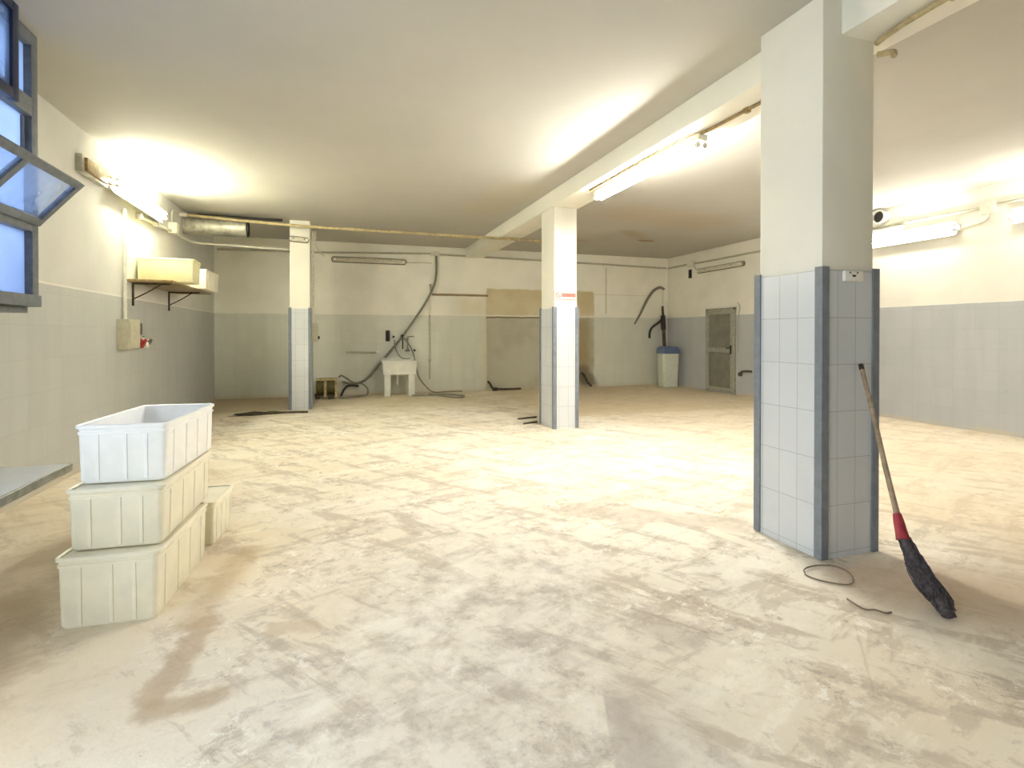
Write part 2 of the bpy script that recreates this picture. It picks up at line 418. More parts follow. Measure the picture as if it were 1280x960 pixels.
# ------------------------------------------------------------------ room shell
T = .2
struct('floor', MB().box((XL - T, YF - T, -.2), (XR + T, YB + T, 0)), 'floor')
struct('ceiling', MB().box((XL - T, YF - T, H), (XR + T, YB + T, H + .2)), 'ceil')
WY0, WY1, WZ0, WZ1 = 2.2, 4.36, 1.50, H      # bay window opening in the left wall
GY0, GY1, GZ = -1.2, 2.0, 2.95               # opening added out of view in the left wall to let in daylight
w = MB()
w.box((XL - T, WY1, 0), (XL, YB + T, H)); w.box((XL - T, YF - T, 0), (XL, GY0, H)); w.box((XL - T, WY0, 0), (XL, WY1, WZ0)); w.box((XL - T, GY1, 0), (XL, WY0, H)); w.box((XL - T, GY0, GZ), (XL, GY1, H))
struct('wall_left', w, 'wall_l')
struct('ground_outside', MB().box((XL - 9, YF - 6, -.22), (XL - T, YB, -.02)), 'paint')
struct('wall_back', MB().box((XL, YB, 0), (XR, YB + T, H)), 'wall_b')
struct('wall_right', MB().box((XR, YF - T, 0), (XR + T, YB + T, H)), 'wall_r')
struct('wall_front', MB().box((XL, YF - T, 0), (XR, YF, H)), 'wall_f')

# ------------------------------------------------------------------ window (bay standing into the room)
win = bpy.data.objects.new('window_1', None); COL.objects.link(win); win.location = (-1.9, WY1, WZ0); win['kind'] = 'structure'
XW = -1.90
f = MB()
f.box((XW - .05, WY1 - .075, WZ0 - .02), (XW + .03, WY1, H - .003), .006)          # end post
f.box((XW - .06, WY0, WZ0 - .02), (XW + .045, WY1, WZ0 + .055), .006)         # sill rail
f.box((XW - .05, WY0, 2.71), (XW + .03, WY1 - .07, 2.83), .006)              # transom
f.box((XW - .05, WY0, 1.965), (XW + .03, WY1 - .07, 2.03), .006)              # hinge rail
f.box((XW - .05, WY0, H - .09), (XW + .03, WY1 - .07, H - .003), .006)
for y in (3.60, 2.88, WY0 + .03): f.box((XW - .045, y - .03, WZ0 + .05), (XW + .025, y + .03, H - .08), .005)
f.box((XW - .045, WY1 - .115, 2.44), (XW - .0, WY1 - .098, 2.70))
obj('window_frame', f, 'grey_frame', win)
f = MB()
f.box((XL, WY0, WZ0 - .06), (XW - .03, WY1, WZ0 - .021), .004); f.box((XL, WY0, WZ0 - .02), (XW - .055, WY0 + .04, H - .003), .004); f.box((XL, WY1 - .04, WZ0 - .02), (XW - .055, WY1, H - .003), .004)
obj('window_reveal', f, 'grey_frame', win)
for a, b, lo, hi in [(a, b, lo, hi) for a, b in ((3.63, WY1 - .075), (2.91, 3.57), (WY0 + .06, 2.85)) for lo, hi in ((WZ0 + .055, 1.965), (2.03, 2.71), (2.83, H - .09))]:
    obj('pane', MB().box((XW - .022, a, lo), (XW - .014, b, hi)), 'pane', win)
# tilted hopper sash: hinge along z 2.03, leaning into the room
ang = math.atan2(.245, .285)
rot = Matrix.Translation((XW + .03, 0, 2.02)) @ Matrix.Rotation(ang, 4, 'Y')
Lz = .385
sf = MB()
sy0, sy1 = 2.9, 4.345
sf.box((-.018, sy0, 0), (.018, sy1, .05), .004); sf.box((-.018, sy0, Lz - .05), (.018, sy1, Lz), .004)
for y in (sy0, 3.665, sy1 - .055): sf.box((-.017, y, .03), (.017, y + .055, Lz - .03), .004)
sash = obj('tilted_sash', sf.xf(rot), 'grey_frame', win)
for a, b in ((sy0 + .05, 3.67), (3.715, sy1 - .05)):
    obj('pane', MB().box((-.004, a, .045), (.004, b, Lz - .045)).xf(rot), 'clear', sash)
sf = MB(); X2 = -1.79
sf.box((X2 - .02, 3.855, 2.665), (X2 + .02, 3.92, H - .03), .005); sf.box((X2 - .02, 2.6, 2.665), (X2 + .02, 3.86, 2.725), .005); sf.box((X2 - .02, 2.6, H - .09), (X2 + .02, 3.86, H - .03), .005)
sf.box((X2 - .02, 2.6, 2.7), (X2 + .02, 2.66, H - .05), .005)
for z in (2.75, 3.12): sf.box((XW + .02, 3.86, z), (X2 - .015, 3.90, z + .03))
ns = obj('navy_sash', sf, 'navy', win)
obj('pane', MB().box((X2 - .004, 2.65, 2.72), (X2 + .004, 3.86, H - .08)), 'clear', ns)

# ------------------------------------------------------------------ beam and pillars
BX0, BX1, BZ = 2.80, 3.20, 3.045
beam = MB().box((BX0, YF, BZ), (BX1, YB, H), .006)
tag(obj('ceiling_beam', beam, 'paint', origin=(3., 4., BZ)), 'long white painted beam under the ceiling, carried by the two tiled pillars', 'beam')

def pillar(x0, x1, y0, y1, top, ztile, label, base=False):
    th = thing('pillar', ((x0 + x1) / 2, (y0 + y1) / 2, 0), label, 'pillar', 'tiled pillars')
    g = .018
    obj('shaft', MB().box((x0 + g, y0 + g, 0), (x1 - g, y1 - g, top), .008), 'paint', th)
    c = MB()
    for lo, hi in (((x0 + .004, y0 + .004, 0), (x1 - .004, y0 + g + .004, ztile)), ((x0 + .004, y1 - g - .004, 0), (x1 - .004, y1 - .004, ztile))): c.box(lo, hi, .002)
    obj('tile_cladding', c, 'tile_x', th, smooth=False)
    c = MB()
    for lo, hi in (((x0 + .004, y0 + .01, 0), (x0 + g + .004, y1 - .01, ztile - .001)), ((x1 - g - .004, y0 + .01, 0), (x1 - .004, y1 - .01, ztile - .001))): c.box(lo, hi, .002)
    obj('tile_cladding', c, 'tile_y', th, smooth=False)
    fl = .046; e = .006
    for sx, X in ((1, x0), (-1, x1)):
        for sy, Y in ((1, y0), (-1, y1)):
            pts = [(X - sx * e, Y - sy * e), (X + sx * fl, Y - sy * e), (X + sx * fl, Y + sy * .003), (X + sx * .003, Y + sy * .003), (X + sx * .003, Y + sy * fl), (X - sx * e, Y + sy * fl)]
            obj('corner_guard', MB().prism([(a, b, .005) for a, b in pts], (0, 0, ztile + .012)), 'guard', th, smooth=False)
    return th
pillar(2.64, 3.070, 2.375, 2.890, H - .001, 1.672, 'nearest tiled pillar with white top, the broom leaning against it')
pillar(2.815, 3.185, 6.80, 7.32, BZ - .001, 1.66, 'middle tiled pillar carrying the small red sign')
pillar(-.775, -.415, 9.93, 10.55, H - .001, 1.74, 'far left narrow tiled pillar beside the low machine and hose')

# ------------------------------------------------------------------ crates
def rr(hx, hy, r, z, n=4):
    L = []
    for cx, cy, a0 in ((hx - r, hy - r, 0), (-hx + r, hy - r, 90), (-hx + r, -hy + r, 180), (hx - r, -hy + r, 270)):
        for k in range(n + 1):
            a = math.radians(a0 + 90 * k / n); L.append(Vector((cx + r * math.cos(a), cy + r * math.sin(a), z)))
    return L

def crate(lx, ly, h, loc, yaw, mat, label, cat, group, ribs=True, lid=False):
    th = thing('plastic_crate', loc, label, cat, group)
    m = Matrix.Translation(loc) @ Matrix.Rotation(yaw, 4, 'Z')
    hx, hy = lx / 2, ly / 2; b = .010; t = .007
    bx, by = hx - b - .006, hy - b - .006; tx, ty = hx - b, hy - b
    body = MB().loops([rr(bx - .010, by - .010, .02, .0), rr(bx, by, .025, .014), rr(tx, ty, .025, h - .01), rr(tx - t, ty - t, .02, h - .01), rr(bx - t, by - t, .02, .02)], cap0=True, cap1=True)
    if ribs:
        def rib(px, py, nx, ny, w):
            # rib on the side face with outward normal n, following the taper
            zs = (.016, h - .045)
            for_ = []
            for z in zs:
                k = (z - .014) / (h - .024); ex = .006 * (1 - k)
                cx, cy = (px - nx * ex), (py - ny * ex)
                tx_, ty_ = -ny, nx
                for_.append([(cx - tx_ * w - nx * .003, cy - ty_ * w - ny * .003, z), (cx + tx_ * w - nx * .003, cy + ty_ * w - ny * .003, z),
                             (cx + tx_ * w * .7 + nx * .0035, cy + ty_ * w * .7 + ny * .0035, z), (cx - tx_ * w * .7 + nx * .0035, cy - ty_ * w * .7 + ny * .0035, z)])
            body.loops(for_, cap0=True, cap1=True)
        for k in (-.56, .06, .52):
            for s_ in (-1, 1): rib(k * tx, s_ * ty, 0, s_, .010)
        for k in (-.72, -.24, .24, .72):
            for s_ in (-1, 1): rib(s_ * tx, k * ty, s_, 0, .010)
    obj('body', body.xf(m), mat, th)
    rim = MB().loops([rr(tx - t, ty - t, .02, h - .016), rr(tx, ty, .025, h - .022), rr(tx + .001, ty + .001, .025, h - .016), rr(hx, hy, .03, h - .014), rr(hx, hy, .03, h), rr(hx - .006, hy - .006, .028, h + .003), rr(tx - t, ty - t, .02, h)], closed=True)
    obj('rim', rim.xf(m), mat, th)
    lip = MB().loops([rr(tx - .002, ty - .002, .025, h - .046), rr(hx - .005, hy - .005, .03, h - .044), rr(hx - .005, hy - .005, .03, h - .032), rr(tx - .002, ty - .002, .025, h - .030)])
    obj('lower_band', lip.xf(m), mat, th)
    if lid: obj('lid', MB().loops([rr(tx - t - .001, ty - t - .001, .02, h - .020), rr(tx - t - .001, ty - t - .001, .02, h - .008), rr(tx - t - .02, ty - t - .02, .02, h - .006)], cap0=True, cap1=True).xf(m), mat, th)
    return th
G = 'plastic crates stacked on the floor'
crate(.412, .75, .318, (-.945, 3.195, 0), math.radians(-4), 'crate_cream', 'cream plastic crate at the bottom of the stack of three', 'crate', G, lid=True)
crate(.400, .79, .278, (-.938, 3.280, .321), math.radians(-3.2), 'crate_cream', 'cream plastic crate in the middle of the stack', 'crate', G, lid=True)
crate(.392, .755, .274, (-.930, 3.340, .602), math.radians(-4.5), 'crate_white', 'bright white open plastic crate on top of the stack', 'crate', G)
crate(.60, .42, .270, (-.985, 3.925, 0), math.radians(-5), 'crate_cream', 'cream plastic crate on the floor behind the stack', 'crate', G, lid=True)

# ------------------------------------------------------------------ table at the left edge
tb = thing('table', (-1.75, 2.7, 0), 'white topped table with metal edge at the left beside the crate stack', 'table')
obj('tabletop', MB().box((-2.16, 1.9, .565), (-1.372, 3.49, .606), .004), 'table_white', tb)
e = MB(); e.box((-1.374, 1.9, .563), (-1.356, 3.495, .604), .004); e.box((-2.16, 3.488, .563), (-1.356, 3.502, .604), .004)
obj('edge_strip', e, 'alu', tb)
for x in (-2.1, -1.78):
    for y in (2.0, 3.36): obj('leg', MB().box((x - .02, y - .02, 0), (x + .02, y + .02, .566), .003), 'alu', tb)
for y in (2.0, 3.36): obj('leg_rail', MB().box((-2.1, y - .012, .52), (-1.78, y + .012, .566)), 'alu', tb)

# ------------------------------------------------------------------ broom, wire ring, wire scrap
br = thing('broom', (2.69, 1.75, 0), 'dark bristled broom with wooden pole leaning against the nearest pillar', 'broom')
A, Bp = Vector((2.908, 2.352, 1.120)), Vector((2.690, 1.965, .355))
obj('pole', MB().tube([A, A.lerp(Bp, .3) + Vector((.004, 0, 0)), A.lerp(Bp, .65) + Vector((-.003, 0, .004)), Bp], [.0115, .0125, .013, .014], 12), 'wood', br)
obj('pole_cap', MB().tube([A + (A - Bp).normalized() * .004, A + (Bp - A).normalized() * .03], .0135, 12), 'black', br)
dirn = (Bp - A).normalized()
obj('sleeve', MB().tube([Bp - dirn * .04, Bp + dirn * .0, Bp + dirn * .05, Bp + dirn * .085], [.019, .024, .027, .031], 14), 'redsleeve', br, )
C0 = Bp + dirn * .07
path = catmull([C0, C0 + Vector((-.005, -.055, -.085)), C0 + Vector((-.005, -.105, -.165)), C0 + Vector((.015, -.165, -.232)), Vector((2.640, 1.700, .022))], 8)
bm_ = MB(); rnd = random.Random(3)
rad = [.029, .034, .040, .044, .045, .044, .040, .034, .022]
rl = [rad[min(8, int(i / (len(path) - 1) * 8))] for i in range(len(path))]
bm_.tube(path, [r_ * .82 for r_ in rl], 14)
for k in range(150):
    a = rnd.uniform(0, 6.28); q = rnd.uniform(.55, 1.1); i0 = rnd.randint(0, len(path) - 12); ln = rnd.randint(7, 14)
    pts = []
    for i in range(i0, min(len(path), i0 + ln)):
        d = (path[min(i + 1, len(path) - 1)] - path[max(i - 1, 0)]).normalized(); s1 = d.cross(Vector((0, 0, 1))).normalized(); s2 = s1.cross(d)
        pts.append(path[i] + (s1 * math.cos(a) + s2 * math.sin(a)) * rl[i] * q)
    pts[-1] += Vector((rnd.uniform(-.008, .008), rnd.uniform(-.008, .008), 0))
    for p_ in pts: p_.z = max(p_.z, .004)
    bm_.tube(pts, .0032, 4)
for v in bm_.bm.verts: v.co.z = max(v.co.z, .001)
obj('bristles', bm_, 'bristle', br)
ring = []
for k in range(36):
    a = math.radians(150 + k * 10.25); ring.append(Vector((2.52 + .118 * math.cos(a) + .02 * math.sin(2 * a), 2.205 + .112 * math.sin(a), (.006 + .0002 * k))))
tag(obj('wire_ring', MB().tube(ring, .0038, 6), 'wire', origin=(2.52, 2.2, 0)), 'thin loop of brown wire lying at the foot of the nearest pillar', 'wire')
tag(obj('wire_scrap', MB().tube([(2.372, 1.985, .006), (2.352, 1.935, .012), (2.362, 1.885, .006), (2.385, 1.850, .016), (2.42, 1.832, .006), (2.455, 1.826, .006)], .0042, 6, smooth=5), 'wire', origin=(2.4, 1.88, 0)),
    'short bent piece of brown wire on the floor beside the broom', 'wire')

# ------------------------------------------------------------------ lamps
def lamp_on_wall(name, loc, axis, length, out, mat, label, group, tubes=2, body='lampbody', r=.016):
    """batten lamp with bare tubes; axis 'y' runs along y, out = (dx, dz) direction away from its mount"""
    th = thing(name, loc, label, 'lamp', group)
    x, y, z = loc; h2 = length / 2
    ox, oz = out
    side = Vector((oz, 0, ox)) if True else None
    b = MB()
    if abs(ox) > abs(oz): b.box((min(x, x + ox * .05), y - h2, z - .04), (max(x, x + ox * .05), y + h2, z + .04), .006)
    else: b.box((x - .05, y - h2, min(z, z + oz * .05)), (x + .05, y + h2, max(z, z + oz * .05)), .006)
    obj('housing', b, body, th)
    if abs(ox) > abs(oz): obj('reflector', MB().prism([(x + ox * .05, y - h2 + .03, z - .045), (x + ox * .085, y - h2 + .03, z - .105), (x + ox * .088, y - h2 + .03, z - .102), (x + ox * .054, y - h2 + .03, z - .042), (x + ox * .054, y - h2 + .03, z + .042), (x + ox * .088, y - h2 + .03, z + .085), (x + ox * .085, y - h2 + .03, z + .088), (x + ox * .05, y - h2 + .03, z + .045)], (0, length - .06, 0)), body, th, smooth=False)
    for k in range(tubes):
        o_ = (k - (tubes - 1) / 2) * .064
        if abs(ox) > abs(oz): c = Vector((x + ox * .12, y, z + o_))
        else: c = Vector((x + o_, y, z + oz * .085))
        obj('tube', MB().tube([c + Vector((0, -h2 + .05, 0)), c + Vector((0, h2 - .05, 0))], r, 12), mat, th)
        for s_ in (-1, 1):
            hb = MB()
            q = c + Vector((0, s_ * (h2 - .035), 0)); back = Vector((ox, 0, oz)).normalized()
            hb.tube([q - Vector((0, .015, 0)), q + Vector((0, .015, 0))], r * 1.25, 10)
            hb.tube([q, q - back * .075], .009, 6)
            obj('lamp_holder', hb, body, th)
    return th
GL = 'fluorescent lamps'
LL = lamp_on_wall('wall_lamp', (XL + .005, 7.52, 2.895), 'y', 1.75, (1, 0), 'tube_left', 'lit twin tube lamp high on the left wall above the shelf', GL)
c = MB(); c.box((XL + .005, 6.08, 2.84), (XL + .085, 6.57, 2.97), .012)
obj('ballast_cover', c, 'brownplate', LL)
obj('ballast_frame', MB().box((XL + .003, 6.03, 2.82), (XL + .06, 6.62, 2.99), .008), 'zinc', LL)
for z in (2.865, 2.93): obj('cable_stub', MB().tube([(XL + .07, 6.56, z), (XL + .085, 6.66, z)], .016, 8), 'brownplate', LL)
lamp_on_wall('ceiling_lamp', (3.01, 4.90, BZ - .02), 'y', 1.98, (0, -1), 'tube_mid', 'lit tube lamp under the beam between nearest and middle pillars', GL, tubes=2, r=.021)
lamp_on_wall('wall_lamp', (XR - .005, 5.76, 2.765), 'y', 1.30, (-1, 0), 'tube_right', 'lit tube lamp high on the right wall beside the nearest pillar', GL, tubes=2)
lamp_on_wall('wall_lamp', (XR - .005, 3.75, 2.79), 'y', 1.55, (-1, 0), 'tube_right', 'lit tube lamp on the right wall, cut by the photo edge', GL, tubes=2)

def sealed_lamp(name, a, b, n, label, h=.062, d=.085, body='lampgrey'):
    """unlit sealed batten between points a and b, standing off along n"""
    a, b, n = Vector(a), Vector(b), Vector(n)
    th = thing(name, (a + b) / 2, label, 'lamp', 'unlit sealed lamps')
    u = (b - a).normalized(); L = (b - a).length; v = u.cross(n).normalized()
    if v.z < 0: v = -v
    def stad(hh, inset, off):
        pts = []
        for k in range(9):
            t_ = math.pi / 2 - math.pi * k / 8; pts.append((L - hh + math.cos(t_) * hh - inset, math.sin(t_) * hh))
        for k in range(9):
            t_ = -math.pi / 2 - math.pi * k / 8; pts.append((hh + math.cos(t_) * hh + inset, math.sin(t_) * hh))
        return [a + u * p_ + v * q_ + n * off for p_, q_ in pts]
    obj('base', MB().loops([stad(h, 0, 0), stad(h, 0, d * .55), stad(h * .86, .01, d * .56)], cap0=True, cap1=True), 'lampdark', th)
    obj('diffuser', MB().loops([stad(h * .80, .02, d * .55), stad(h * .74, .022, d * .85), stad(h * .5, .045, d)], cap0=True, cap1=True), body, th)
    for k in (.22, .78): obj('clip', MB().box(Vector((-.012, -.012, -.008)), Vector((.012, .012, .008))).xf(Matrix.Translation(a + u * L * k + n * d * 1.0 + v * .01)), 'lampdark', th)
    for k in (.04, .96): obj('lamp_holder', MB().tube([a + u * (L * k - .03 * (1 if k > .5 else -1)) + n * d * .98, a + u * L * k + n * d * .98], .022, 8), 'white', th)
    return th
sealed_lamp('sealed_lamp', (-.10, YB - .003, 2.885), (1.475, YB - .003, 2.885), (0, -1, 0), 'unlit grey sealed tube lamp on the back wall above the sink')
sealed_lamp('sealed_lamp', (XR - .003, 10.78, 2.79), (XR - .003, 9.23, 2.79), (-1, 0, 0), 'unlit sealed tube lamp on the right wall above the grey door', h=.055)
th = sealed_lamp('bulkhead_lamp', (-.765, 9.945, 2.935), (-.445, 9.945, 2.915), (0, -1, 0), 'small dark rimmed bulkhead lamp near the top of the far left pillar', h=.05, d=.07)

# ------------------------------------------------------------------ junction boxes, conduits, pipes
def jbox(loc, size, label, mat='pvc', lid=(0, -1, 0)):
    x, y, z = loc; sx, sy, sz = size
    th = thing('junction_box', loc, label, 'junction box', 'junction boxes')
    obj('box', MB().box((x - sx / 2, y - sy / 2, z - sz / 2), (x + sx / 2, y + sy / 2, z + sz / 2), .008), mat, th)
    l = Vector(lid); c = Vector(loc) + Vector((l.x * sx / 2, l.y * sy / 2, l.z * sz / 2))
    ex = Vector((sx * .44 if not l.x else .004, sy * .44 if not l.y else .004, sz * .44 if not l.z else .004))
    obj('cover', MB().box(c - ex, c + ex, .002), mat, th)
    return th
def pipe(name, pts, r, mat, label, cat, smooth=0, group=None, seg=8, clips=None):
    p0 = Vector(pts[0])
    if clips is None:
        return tag(obj(name, MB().tube(pts, r, seg, smooth=smooth), mat, origin=p0), label, cat, group)
    th = thing(name, p0, label, cat, group)
    obj('pipe', MB().tube(pts, r, seg, smooth=smooth), mat, th)
    for c in clips: obj('clip', MB().box(Vector(c) - Vector((r * 1.6, r * 1.6, r * 1.6)), Vector(c) + Vector((r * 1.6, r * 1.6, r * 1.6)), r * .4), mat, th)
    return th
GC = 'wall conduits'
jbox((XL + .055, 9.02, 2.845), (.11, .16, .16), 'white junction box on the left wall at the end of the lit lamp', lid=(1, 0, 0))
pipe('conduit', [(XL + .035, 9.10, 2.82), (XL + .04, 9.55, 2.80), (XL + .10, 9.95, 2.80), (-2.0, 10.02, 2.795), (-1.4, 10.02, 2.775), (-.78, 10.0, 2.755)], .018, 'pvc', 'white conduit running from the left wall junction box to the far left pillar', 'conduit', 4, GC)
pipe('conduit', [(XL + .03, 7.62, 2.735), (XL + .03, 8.94, 2.80)], .022, 'lampbody', 'straight conduit under the lit lamp on the left wall', 'conduit', 0, GC, clips=[(XL + .03, 7.66, 2.737), (XL + .03, 8.3, 2.768)])
pipe('cable', [(XL + .03, 9.02, 2.92), (XL + .03, 9.03, 3.08), (XL + .03, 9.14, 3.13), (XL + .03, 9.40, 3.15)], .012, 'pvc', 'short looped cable rising from the left wall junction box', 'cable', 4)
tp = thing('overhead_pipe', (.7, 9.5, 3.1), 'long thin tan pipe crossing under the ceiling in front of the far left pillar', 'pipe')
obj('pipe', MB().tube([(XL, 9.56, 3.165), (-.75, 9.50, 3.085), (.5, 9.40, 3.055), (2.0, 9.28, 3.025), (3.75, 9.2, 3.004)], .024, 12, smooth=6), 'tanpipe', tp)
obj('end_socket', MB().tube([(XL + .002, 9.56, 3.165), (XL + .10, 9.556, 3.16)], .036, 12), 'pvc', tp)
pipe('dark_gap_strip', [(XL + .2, 9.75, 3.205), (-1.7, 9.78, 3.212), (-1.2, 9.80, 3.213), (-.86, 9.84, 3.222)], .022, 'black', 'black strip for the dark gap under the ceiling above the steel duct', 'hose', 3)  # black tube standing in for the shaded gap above the duct
du = thing('steel_duct', (XL, 9.79, 3.03), 'round galvanised steel duct stub sticking out of the left wall', 'duct')
ru = .128
obj('duct_tube', MB().lathe((XL, 9.79, 3.035), [(ru, 0), (ru, .93), (ru - .006, .935), (ru - .006, 0)], 28, 'x'), 'zinc', du)
obj('wall_collar', MB().lathe((XL, 9.79, 3.035), [(ru + .001, .0), (ru + .016, .0), (ru + .016, .05), (ru + .001, .05)], 28, 'x'), 'zinc', du)
obj('seam_band', MB().lathe((XL, 9.79, 3.035), [(ru, .16), (ru + .005, .165), (ru + .005, .185), (ru, .19)], 28, 'x'), 'zinc', du)
obj('end_ring', MB().lathe((XL, 9.79, 3.035), [(ru, .915), (ru + .008, .915), (ru + .008, .94), (ru - .012, .94), (ru - .012, .915)], 28, 'x'), 'black', du)
obj('duct_dark_disc', MB().lathe((XL, 9.79, 3.035), [(.001, .80), (ru - .008, .80)], 28, 'x'), 'black', du)  # black disc giving the open duct its dark inside

# back wall conduit, riser, hoses
jbox((2.10, YB - .035, 3.10), (.19, .07, .10), 'white junction box high on the back wall where the hose rises')
pipe('conduit', [(-2.25, YB - .025, 2.99), (-.2, YB - .025, 3.02), (2.02, YB - .025, 3.10)], .020, 'pvcgrey', 'conduit high on the back wall left of the junction box', 'conduit', 0, GC)
pipe('conduit', [(2.18, YB - .025, 3.09), (4.5, YB - .025, 3.06), (8.10, YB - .025, 3.005)], .022, 'pvcgrey', 'conduit high on the back wall running behind the middle pillar to the corner', 'conduit', 0, GC)
pipe('cable', [(1.47, YB - .03, 2.88), (1.7, YB - .02, 2.885), (2.03, YB - .02, 2.89)], .009, 'pvcgrey', 'thin cable from the unlit back wall lamp to the big hose', 'cable', 2)
pipe('drain_hose', [(2.125, YB - .045, 3.05), (2.125, YB - .06, 2.65), (2.05, YB - .085, 2.33), (1.82, YB - .085, 1.90), (1.42, YB - .065, 1.31), (1.0, YB - .06, .79), (.70, YB - .06, .42), (.50, YB - .085, .275), (.30, YB - .10, .25), (.12, YB - .16, .30)], .025, 'darkhose',
     'thick grey hose slanting down the back wall past the sink', 'hose', 6, 'grey hoses', 12)
pipe('pipe_chase', [(2.03, YB - .015, 2.24), (2.0, YB - .015, 2.42)], .028, 'pvcgrey', 'short stub pipe in the wall beside the slanting hose', 'pipe')
pipe('conduit', [(1.985, YB - .02, 1.74), (1.985, YB - .02, .30)], .018, 'pvcgrey', 'thin vertical conduit on the back wall right of the sink', 'conduit', 0, GC, clips=[(1.985, YB - .02, 1.55), (1.985, YB - .02, .72)])
pipe('conduit', [(1.985, YB - .02, 2.08), (1.985, YB - .02, 1.76)], .024, 'pvc', 'short white upper length of conduit above the grey tiles', 'conduit', 0, GC)
rail = thing('grab_rail', (.54, YB - .03, .91), 'horizontal grey rail on the back wall left of the sink', 'rail')
obj('rail', MB().tube([(.20, YB - .045, .92), (.82, YB - .045, .905)], .020, 10), 'pvcgrey', rail)
obj('end_cap', MB().tube([(.82, YB - .045, .905), (.88, YB - .045, .905)], .030, 12), 'white', rail)
for x in (.3, .75): obj('bracket', MB().box((x - .012, YB - .045, .90), (x + .012, YB - .001, .925)), 'pvcgrey', rail)
hd = thing('tool_holder', (1.065, YB - .03, 1.26), 'black oval holder on the back wall above the sink', 'holder')
obj('back_plate', MB().box((1.02, YB - .03, 1.145), (1.11, YB - .001, 1.385), .012), 'black', hd)
obj('grip', MB().tube([(1.065, YB - .03, 1.17), (1.068, YB - .075, 1.26), (1.065, YB - .03, 1.36)], .022, 8, smooth=4), 'black', hd)
for i, (x, z, lab) in enumerate(((1.19, 1.245, 'small black pipe stub on the back wall left of the tap'), (1.645, .945, 'small black pipe stub on the back wall right above the sink corner'))):
    tag(obj('pipe_stub', MB().tube([(x, YB, z), (x, YB - .04, z)], .024, 10), 'black', origin=(x, YB, z)), lab, 'pipe', 'black wall stubs')

# sink
sk = thing('utility_sink', (1.26, 11.7, 0), 'white ceramic utility sink on two slab legs against the back wall', 'sink')
SX0, SX1, SY0, SY1 = .905, 1.625, 11.42, YB - .12
def rct(x0, x1, y0, y1, z): return [Vector((x0, y0, z)), Vector((x1, y0, z)), Vector((x1, y1, z)), Vector((x0, y1, z))]
obj('basin', MB().loops([rct(SX0 + .022, SX1 - .022, SY0 + .02, SY1, .455), rct(SX0 + .014, SX1 - .014, SY0 + .008, SY1, .70), rct(SX0 + .05, SX1 - .05, SY0 + .05, SY1 - .05, .70), rct(SX0 + .09, SX1 - .09, SY0 + .09, SY1 - .09, .52)], cap0=True, cap1=True), 'ceramic', sk, smooth=False)
obj('rim', MB().loops([rct(SX0 + .05, SX1 - .05, SY0 + .05, SY1 - .05, .695), rct(SX0, SX1, SY0 - .006, SY1, .695), rct(SX0, SX1, SY0 - .006, SY1, .742), rct(SX0 + .006, SX1 - .006, SY0, SY1, .748), rct(SX0 + .05, SX1 - .05, SY0 + .05, SY1 - .05, .742)], closed=True), 'ceramic', sk, smooth=False)
obj('backsplash', MB().box((SX0 + .01, SY1 - .03, .742), (SX1 - .01, SY1 - .002, .79), .006), 'ceramic', sk)
for x in (.950, 1.450): obj('leg', MB().box((x, SY0 + .06, 0), (x + .13, SY1 - .05, .457), .008), 'ceramic', sk)
dr = MB().tube([(1.24, 11.72, .46), (1.24, 11.72, .30), (1.24, 11.76, .24), (1.24, 11.84, .26), (1.24, 11.98, .28)], .024, 10, smooth=4)
obj('drain_pipe', dr, 'pvc', sk)
tpz = thing('sink_tap', (1.48, YB - .03, 1.1), 'small wall mixer tap with lever above the sink', 'tap')
obj('tap_body', MB().tube([(1.49, YB - .001, 1.19), (1.49, YB - .05, 1.19)], .024, 10).tube([(1.49, YB - .05, 1.24), (1.49, YB - .05, .96)], .017, 10), 'steel', tpz)
obj('spout', MB().tube([(1.49, YB - .05, .99), (1.49, YB - .13, 1.0), (1.49, YB - .20, .97), (1.49, YB - .22, .93)], .013, 8, smooth=4), 'steel', tpz)
obj('lever', MB().tube([(1.49, YB - .05, 1.24), (1.54, YB - .09, 1.255), (1.63, YB - .10, 1.25)], .011, 8), 'steel', tpz)
obj('base_flange', MB().tube([(1.44, YB - .03, .945), (1.54, YB - .03, .945)], .022, 8), 'steel', tpz)
tg = thing('hose_hook', (1.35, YB - .03, 1.2), 'dark hook bar hanging on the back wall where the hose passes', 'hook')
obj('hook_bar', MB().tube([(1.375, YB - .11, 1.26), (1.375, YB - .11, .98)], .014, 8), 'rust', tg)
obj('hook_head', MB().tube([(1.37, YB - .002, 1.265), (1.37, YB - .12, 1.265)], .03, 10), 'black', tg)
pipe('thin_hose', [(1.20, YB - .10, 1.18), (1.22, YB - .14, 1.00), (1.30, YB - .16, .83), (1.40, YB - .16, .775), (1.55, YB - .14, .772)], .012, 'darkhose', 'thin hose drooping from the slanting hose onto the sink', 'hose', 6, 'grey hoses')
pipe('thin_hose', [(1.40, YB - .13, 1.22), (1.52, YB - .15, 1.06), (1.59, YB - .15, .90), (1.635, YB - .10, .77), (1.655, YB - .14, .60), (1.72, YB - .16, .36), (1.86, YB - .20, .16), (2.03, YB - .24, .03), (2.35, YB - .12, .018), (2.7, YB - .1, .016)], .014, 'darkhose',
     'thin hose falling past the right side of the sink to the floor', 'hose', 6, 'grey hoses')
pipe('floor_hose', [(1.50, 11.36, .02), (1.75, 11.30, .018), (2.02, 11.25, .018), (2.22, 10.85, .018), (2.42, 10.72, .018), (2.52, 10.95, .018), (2.40, 11.20, .018), (2.15, 11.28, .03), (2.0, 11.40, .018), (1.9, 11.55, .018)], .017, 'darkhose', 'grey hose looped on the floor right of the sink', 'hose', 7, 'grey hoses')
